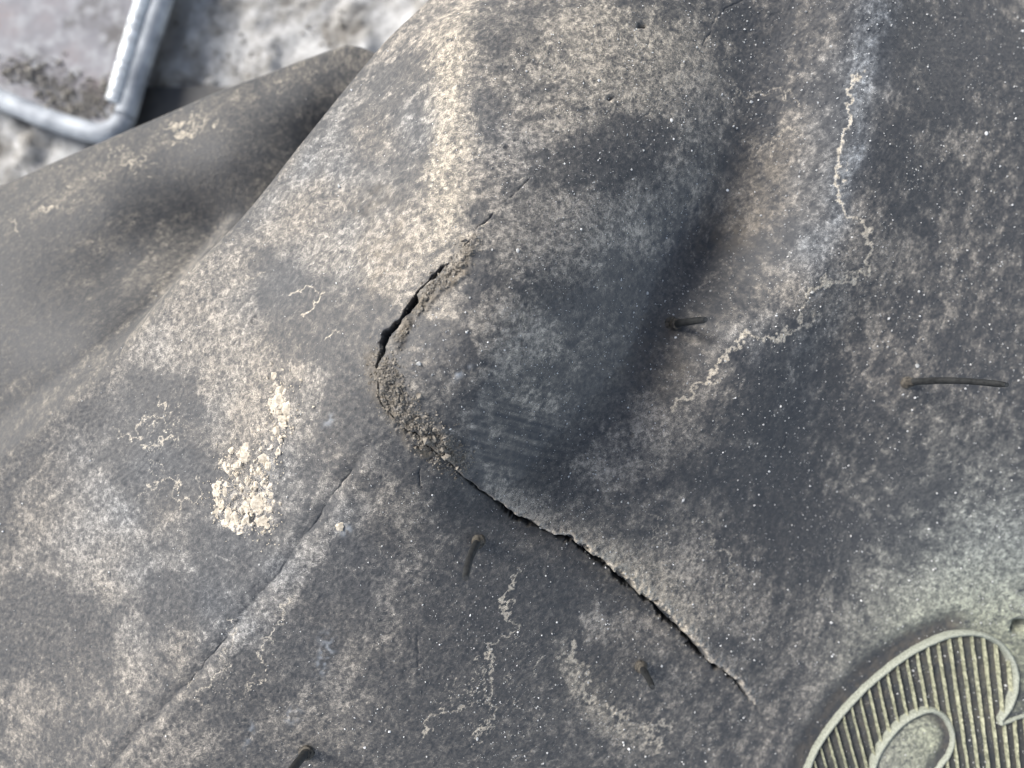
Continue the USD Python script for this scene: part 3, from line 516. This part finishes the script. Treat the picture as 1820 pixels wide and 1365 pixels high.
HAIRS = [((1612, 680), (1790, 684), 13.0, .36, (0.0, .6), 'long bent vent hair near the right edge'), ((1196, 577), (1254, 568), 7.5, .40, (0, .1), 'short stubby vent hair beside the dark hollow'),
         ((850, 962), (827, 1028), 13.0, .34, (-.2, .0), 'vent hair pointing down below the long crack'), ((1138, 1184), (1160, 1222), 6.0, .36, (.1, 0), 'short curled vent hair under the crack end'),
         ((545, 1337), (505, 1385), 8.0, .40, (0, 0), 'vent hair cut by the bottom edge')]
for k, (b0, t0, h, r, bend, lab) in enumerate(HAIRS):
    a = on(*b0); tip = U(t0[0], t0[1], a[2] + h)
    t = np.linspace(0, 1, 22)[:, None]
    path = a + (tip - a) * t; path[:, 2] = a[2] - .4 + (h + .4) * np.linspace(0, 1, 22)
    path[:, 0] += bend[0] * np.sin(t[:, 0] * math.pi); path[:, 1] += bend[1] * np.sin(t[:, 0] * math.pi) * .5
    rg = np.random.default_rng(k); rad = r * np.linspace(1.12, .82, 22) * (1 + .03 * rg.normal(size=22)); rad[-1] *= .72; rad[-2] *= .94
    hp = tag(obj('vent_hair', tube(path, rad), hair_mat, tyre, smooth=60), lab)
    rad2 = np.interp(np.linspace(0, 1, 10), [0, .3, .55, 1], [r * 2.0, r * 1.75, r * 1.55, r * 1.1]) * (1 + .1 * rg.normal(size=10))
    cp = path[0] + np.linspace(0, 1, 10)[:, None] * (path[5] - path[0]) * min(1, 6.0 / h) + np.array([0, 0, .1])
    obj('vent_collar', tube(cp, rad2), hair_dusty, tyre, smooth=60)

# ------------------------------------------------------------------ crumbs, flakes and grit on the tyre
def lump(r, seed, sub=2, flat=.7, rough=.28):
    m = trimesh.creation.icosphere(subdivisions=sub); rg = np.random.default_rng(seed)
    v = m.vertices.copy(); k = 1
    for _ in range(5):
        dvec = rg.normal(size=3); dvec /= np.linalg.norm(dvec); q = v @ dvec; cut = rg.uniform(.45, .85); v -= np.outer(np.maximum(q - cut, 0), dvec) * .9
    v *= (1 + rough * .5 * rg.normal(size=(len(v), 1)) * .5)
    v *= rg.uniform(.75, 1.25, 3) * np.array([1, 1, flat])
    return v * r, m.faces
CRUMBS = [(493, 715, 17), (505, 745, 13), (492, 765, 9), (500, 692, 8), (488, 668, 7), (437, 812, 16), (424, 830, 9), (470, 815, 9), (478, 828, 10), (462, 835, 8), (400, 875, 11), (388, 890, 8), (385, 908, 6), (408, 913, 13), (418, 920, 9),
          (433, 930, 8), (440, 905, 9), (458, 895, 13), (470, 892, 9), (468, 925, 12), (476, 935, 8), (455, 862, 8), (440, 855, 9), (420, 845, 7), (412, 800, 8), (484, 780, 7), (510, 730, 8), (603, 935, 7), (497, 732, 9), (450, 880, 6), (466, 908, 8), (395, 900, 6)]
for k, (px, py, rp) in enumerate(CRUMBS):
    q = on(px, py); r = rp / 18.2 * 1.05; v, f_ = lump(r * (.62 + .3 * ((k * 7) % 5) / 4), 100 + k, 2, .36, .5)
    lab = 'cream crumb of dried mud in the pale cluster left of the crack'; grp = 'pale mud crumbs clustered left of the crack'
    if (px, py) == (603, 935): lab, grp = 'lone oblong cream mud crumb beside the lower left crease', None
    named = {(493, 715): 'large cream mud crumb at the head of the pale cluster', (488, 668): 'small cream crumb lying alone just above the pale cluster', (437, 812): 'large cream crumb with a dark edge in the middle of the cluster',
             (408, 913): 'broad cream crumb at the lower left of the pale cluster', (468, 925): 'knobbly cream crumb at the lower right end of the pale cluster', (385, 908): 'tiny cream crumb off the lower left edge of the cluster',
             (433, 930): 'pointed cream crumb at the very bottom of the pale cluster', (458, 895): 'chunky cream crumb at the upper right of the lowest clump', (505, 745): 'cream crumb on the right of the upper narrow clump',
             (400, 875): 'cream crumb at the far left of the pale cluster', (470, 815): 'cream crumb on the right side of the cluster middle'}
    if (px, py) in named: lab, grp = named[(px, py)], None
    tag(obj('mud_crumb', (v * MM + W(q + np.array([0, 0, r * .05])), f_), mud_mat, smooth=25), lab, 'mud crumb', grp)
rng = np.random.default_rng(77)
def scatter(n, pts, sizes, seed, flat=.7):
    """Many grains as one mesh."""
    rg = np.random.default_rng(seed)
    base = [np.array(lump(1, seed + j, 0, flat, .3)[0]) for j in range(6)] if False else None
    o = np.array([(1, 0, 0), (-1, 0, 0), (0, 1, 0), (0, -1, 0), (0, 0, 1), (0, 0, -1)], float)
    fo = np.array([(0, 2, 4), (2, 1, 4), (1, 3, 4), (3, 0, 4), (2, 0, 5), (1, 2, 5), (3, 1, 5), (0, 3, 5)])
    q = rg.normal(size=(n, 4)); q /= np.linalg.norm(q, axis=1, keepdims=True)
    w, x, y, z = q.T
    R = np.stack([1 - 2 * (y * y + z * z), 2 * (x * y - w * z), 2 * (x * z + w * y), 2 * (x * y + w * z), 1 - 2 * (x * x + z * z), 2 * (y * z - w * x), 2 * (x * z - w * y), 2 * (y * z + w * x), 1 - 2 * (x * x + y * y)], -1).reshape(n, 3, 3)
    sc = rg.uniform(.6, 1.3, (n, 1, 3)); v = np.einsum('nij,nkj->nki', R, o[None] * sc) * sizes[:, None, None] + pts[:, None, :]
    return W(v.reshape(-1, 3)), (fo[None] + 6 * np.arange(n)[:, None, None]).reshape(-1, 3)
n = 800                                                   # little crumbs round the pale cluster
c = np.array(CRUMBS)[rng.integers(0, 27, n), :2] + rng.normal(0, 17, (n, 2))
q = on(c[:, 0], c[:, 1]); sz = rng.lognormal(math.log(.07), .5, n); q[:, 2] += sz * .3
tag(obj('mud_grains', scatter(n, q, sz, 5), mud_mat), 'fine cream grains of dried mud scattered through the pale crumb cluster', 'mud grains', kind='stuff')
n = 3300                                                  # grains packed into the mouth of the crack
tt = rng.integers(0, len(packed_line), n); c = packed_line[tt] + rng.normal(0, 15, (n, 2)) + [6, -3]
c[:700] = pl2[rng.integers(0, len(pl2), 700)] + rng.normal(0, 9, (700, 2)) + [9, 5]
q = on(c[:, 0], c[:, 1]); sz = rng.lognormal(math.log(.062), .5, n); q[:, 2] += sz * .15
tag(obj('packed_dirt', scatter(n, q, sz, 6), dirt_mat), 'grey brown gritty dirt packed into the bend of the crack', 'dirt', kind='stuff')
n = 15000                                                  # sparkling grit, densest on the right
px = 1820 * rng.uniform(-.05, 1.05, n * 3); py = 1365 * rng.uniform(-.05, 1.05, n * 3)
keep = rng.uniform(size=n * 3) < (.12 + .88 * sstep(700, 1350, px + .25 * py)) * np.where(px + py * .9 < 760, .1, 1) * (.25 + 1.5 * meshkit.noise(np.stack([px / 60, py / 60, 0 * px], -1), 4) ** 1.5)
px, py = px[keep][:n], py[keep][:n]
q = on(px, py); sz = rng.lognormal(math.log(.036), .52, len(px)); q[:, 2] += sz * .4
tag(obj('pale_grit', scatter(len(px), q, sz, 7), grit_mat), 'tiny pale sparkling sand grains strewn over the dark rubber', 'grit', kind='stuff')
FLAKES = [(1193, 214, 6), (1197, 247, 4), (1150, 521, 7), (1104, 497, 5), (1293, 338, 5), (1753, 237, 6), (1104, 512, 3), (1367, 838, 4), (1201, 600, 4), (1380, 561, 4), (1404, 803, 3), (1176, 1184, 5), (1045, 1213, 4), (836, 1094, 4), (848, 1313, 6), (648, 1329, 5), (920, 446, 6), (895, 1215, 3), (1818, 55, 6), (1477, 82, 4), (1192, 1082, 3), (960, 938, 5), (1290, 935, 4), (1630, 650, 9), (1776, 955, 4)]
FNAME = {(1193, 214): 'bright white flake on the dark patch at the top of the bulge', (1150, 521): 'grey rounded flake in the hollow above the stubby vent hair', (1293, 338): 'pale flake on the brown slope of the upper hollow', (1753, 237): 'white flake on dusty patch near the upper right corner',
         (1201, 600): 'white flake just under the short stubby vent hair', (1176, 1184): 'white flake beside the curled vent hair below the crack', (848, 1313): 'pale square flake at the foot of the thin dried trickle', (648, 1329): 'white flake near the bottom edge right of the cut vent hair',
         (920, 446): 'flat grey flake on the bulge right of the upper crack', (1818, 55): 'pale flake at the right edge near the top', (960, 938): 'pale flake perched on the lip of the long crack', (1630, 650): 'grey flake beside the base of the long bent vent hair', (836, 1094): 'white flake left of the thin dried trickle', (1367, 838): 'round white flake alone on the darkest rubber at right', (1380, 561): 'pale flake beside the wavy dried trickle on the ridge'}
for k, (px, py, rp) in enumerate(FLAKES):
    q = on(px, py); r = rp / 18.2 * .55; v, f_ = lump(r, 400 + k, 2, .35, .2)
    lab, grp = FNAME.get((px, py)), None
    if not lab: lab, grp = 'small pale stone flake lying loose on the dark rubber', 'pale stone flakes on the tyre'
    tag(obj('white_flake', (v * MM + W(q + np.array([0, 0, r * .15])), f_), grit_mat, smooth=30), lab, 'flake', grp)

# ------------------------------------------------------------------ ground
def sheet(x0, x1, y0, y1, step, far, fun):
    ax = np.concatenate([-np.geomspace(step, far, 26)[::-1] + x0, np.arange(x0, x1, step), x1 + np.geomspace(step, far, 26)])
    ay = np.concatenate([-np.geomspace(step, far, 26)[::-1] + y0, np.arange(y0, y1, step), y1 + np.geomspace(step, far, 26)])
    gx, gy = np.meshgrid(ax, ay); gz = fun(gx, gy); n1, n2 = gx.shape; i = np.arange(n1 * n2).reshape(n1, n2)
    f = np.stack([i[:-1, :-1], i[:-1, 1:], i[1:, 1:], i[:-1, :-1], i[1:, 1:], i[1:, :-1]], -1).reshape(-1, 3)
    return np.stack([gx, gy, gz], -1).reshape(-1, 3), f
import meshkit
def gfun(x, y):
    p = np.stack([x, y, 0 * x], -1)
    near = np.exp(-(np.hypot(x + .1, y - .08) / .3) ** 4)
    return (.0035 * (meshkit.fbm(p * 45, 4, 3) - .5) + .0030 * (meshkit.fbm(p * 170, 3, 5) - .5) + .004 * np.clip(meshkit.fbm(p * 90 + 3, 4, 9) - .55, 0, 1) * 3) * near - .002
ground_mat = mat('dusty_concrete', {
    'g': ('geometry', {}),
    'n': ('noise_texture', {'scale': 70.0, 'detail': 5.0, 'roughness': 0.62, 'distortion': .6}),
    'n2': ('noise_texture', {'scale': 700.0, 'detail': 3.0, 'roughness': 0.6}),
    'r': ('rgb_ramp', {'ramp': [(.36, (.15, .14, .125)), (.44, (.25, .243, .228)), (.53, (.335, .33, .32)), (.7, (.39, .39, .38))]}),
    'r2': ('map_range', {'from_min': .3, 'from_max': .7, 'to_min': .75, 'to_max': 1.15, 'clamp': True}),
    'c': ('combine_color', {}),
    'm': ('mix_color', {'blend_type': 'multiply', 'fac': 1.0, 'use_clamp': False}),
    'b': ('bump', {'strength': .5, 'distance': .0006}),
    'p': ('principled_bsdf', {'roughness': .95, 'specular_ior_level': .15})},
    [('g.position', 'n.vector'), ('g.position', 'n2.vector'), ('n.fac', 'r.fac'), ('n2.fac', 'r2.value'), ('r2.result', 'c.r'), ('r2.result', 'c.g'), ('r2.result', 'c.b'),
     ('r.color', 'm.a'), ('c.color', 'm.b'), ('m.result', 'p.base_color'), ('n2.fac', 'b.height'), ('b.normal', 'p.normal')])
tag(obj('ground', sheet(-.20, .02, .0, .16, .0012, 3.0, gfun), ground_mat, smooth=True), 'pale dusty concrete ground with patches of dried soil', 'ground', kind='structure')

# ------------------------------------------------------------------ steel tray corner
GZ = -ZREF * 1000
def G(px, py, h):                                       # photo point at a height over the ground (mm)
    return U(px, py, GZ + h)
steel = simple('galvanised_tube', (.17, .185, .205), (.36, .38, .40), 160, .68, .0003, .4, .15)
panel_mat = mat('stained_sheet_steel', {
    'g': ('geometry', {}),
    'n': ('noise_texture', {'scale': 60.0, 'detail': 5.0, 'roughness': 0.6}),
    'n2': ('noise_texture', {'scale': 260.0, 'detail': 4.0, 'roughness': 0.65}),
    'r': ('rgb_ramp', {'ramp': [(.35, (.09, .085, .085)), (.46, (.155, .153, .165)), (.6, (.18, .168, .175)), (.7, (.18, .13, .12))]}),
    'r2': ('rgb_ramp', {'ramp': [(.45, (0, 0, 0)), (.7, (1, 1, 1))]}),
    'm': ('mix_color', {'b': (.25, .253, .26)}),
    'b': ('bump', {'strength': .3, 'distance': .0003}),
    'p': ('principled_bsdf', {'roughness': .75, 'specular_ior_level': .25})},
    [('g.position', 'n.vector'), ('g.position', 'n2.vector'), ('n.fac', 'r.fac'), ('n2.fac', 'r2.fac'), ('r2.color', 'm.fac'), ('r.color', 'm.a'), ('m.result', 'p.base_color'), ('n2.fac', 'b.height'), ('b.normal', 'p.normal')])
tray = thing('steel_tray', 'corner of a welded galvanised steel tray lying on the concrete', 'tray')
TZ = 6.0
tr = 2.7                                                # tube radius
corner_c = np.array([(-900, -215), (-300, 48), (0, 176), (80, 209), (140, 228), (184, 237), (214, 222), (227, 190), (238, 150), (254, 100), (290, -8), (380, -280), (520, -700)], float)
cc = curve(corner_c, 120)
path = G(cc[:, 0], cc[:, 1], TZ); 
obj('tube_frame', tube(path, np.full(len(path), tr), 24), steel, tray, smooth=60)
inner = [tuple(p) for p in corner_c]
poly = np.vstack([G(np.array(inner)[:, 0], np.array(inner)[:, 1], TZ)[:, :2], G([-900], [-700], TZ)[:, :2]])
import shapely.geometry as sg
pm = trimesh.creation.extrude_polygon(sg.Polygon(poly).buffer(-tr * .5), 1.2, engine='earcut')
pm.apply_translation([0, 0, GZ + TZ - .9])
obj('tray_panel', (W(pm.vertices), pm.faces), panel_mat, tray)
wb = curve(np.array([(206, 180), (226, 112), (246, 42), (266, -20), (330, -210)], float), 150)
bp = G(wb[:, 0] - 5, wb[:, 1], TZ + 2.2)
rr = 1.7 * (1 + .16 * np.abs(np.sin(np.arange(len(bp)) * 1.15)) + .05 * np.random.default_rng(3).normal(size=len(bp)))
obj('weld_bead', tube(bp, rr, 10), simple('weld_metal', (.45, .47, .48), (.70, .72, .72), 900, .5, .0001, .5, .3), tray, smooth=60)
soil_mat = simple('loose_soil', (.10, .092, .08), (.30, .28, .245), 900, .95, .0003, .1)
def soil(n, centre, spread, size, seed, h):
    rg = np.random.default_rng(seed); c = np.array(centre, float)[rg.integers(0, len(centre), n)] + rg.normal(0, 1, (n, 2)) * spread
    q = G(c[:, 0], c[:, 1], h); sz = rg.lognormal(math.log(size), .5, n); q[:, 2] += sz * .3
    return q, sz
q, sz = soil(1500, [(45, 125), (60, 120), (85, 150), (105, 160), (125, 150), (150, 180), (165, 165), (185, 175), (170, 195), (110, 185), (30, 130), (140, 200), (190, 155)], (24, 13), .22, 9, TZ + .5)
ok = q[:, 1] > -999
tag(obj('soil_on_tray', scatter(len(q), q, sz, 9), soil_mat), 'dark crumbly soil gathered in the corner of the steel tray', 'soil', kind='stuff')
q, sz = soil(350, [(340, 130), (370, 140), (330, 60), (430, 95), (440, 80), (600, 35), (620, 50), (365, 28), (420, 110), (40, 290), (20, 260), (560, 40), (310, 150)], (40, 26), .26, 10, 0)
q[:, 2] = GZ + 1000 * gfun(q[:, 0] * MM, q[:, 1] * MM) + sz * .3
tag(obj('soil_on_ground', scatter(len(q), q, sz, 10), soil_mat), 'loose grey soil crumbs on the concrete beyond the tyre', 'soil', kind='stuff')
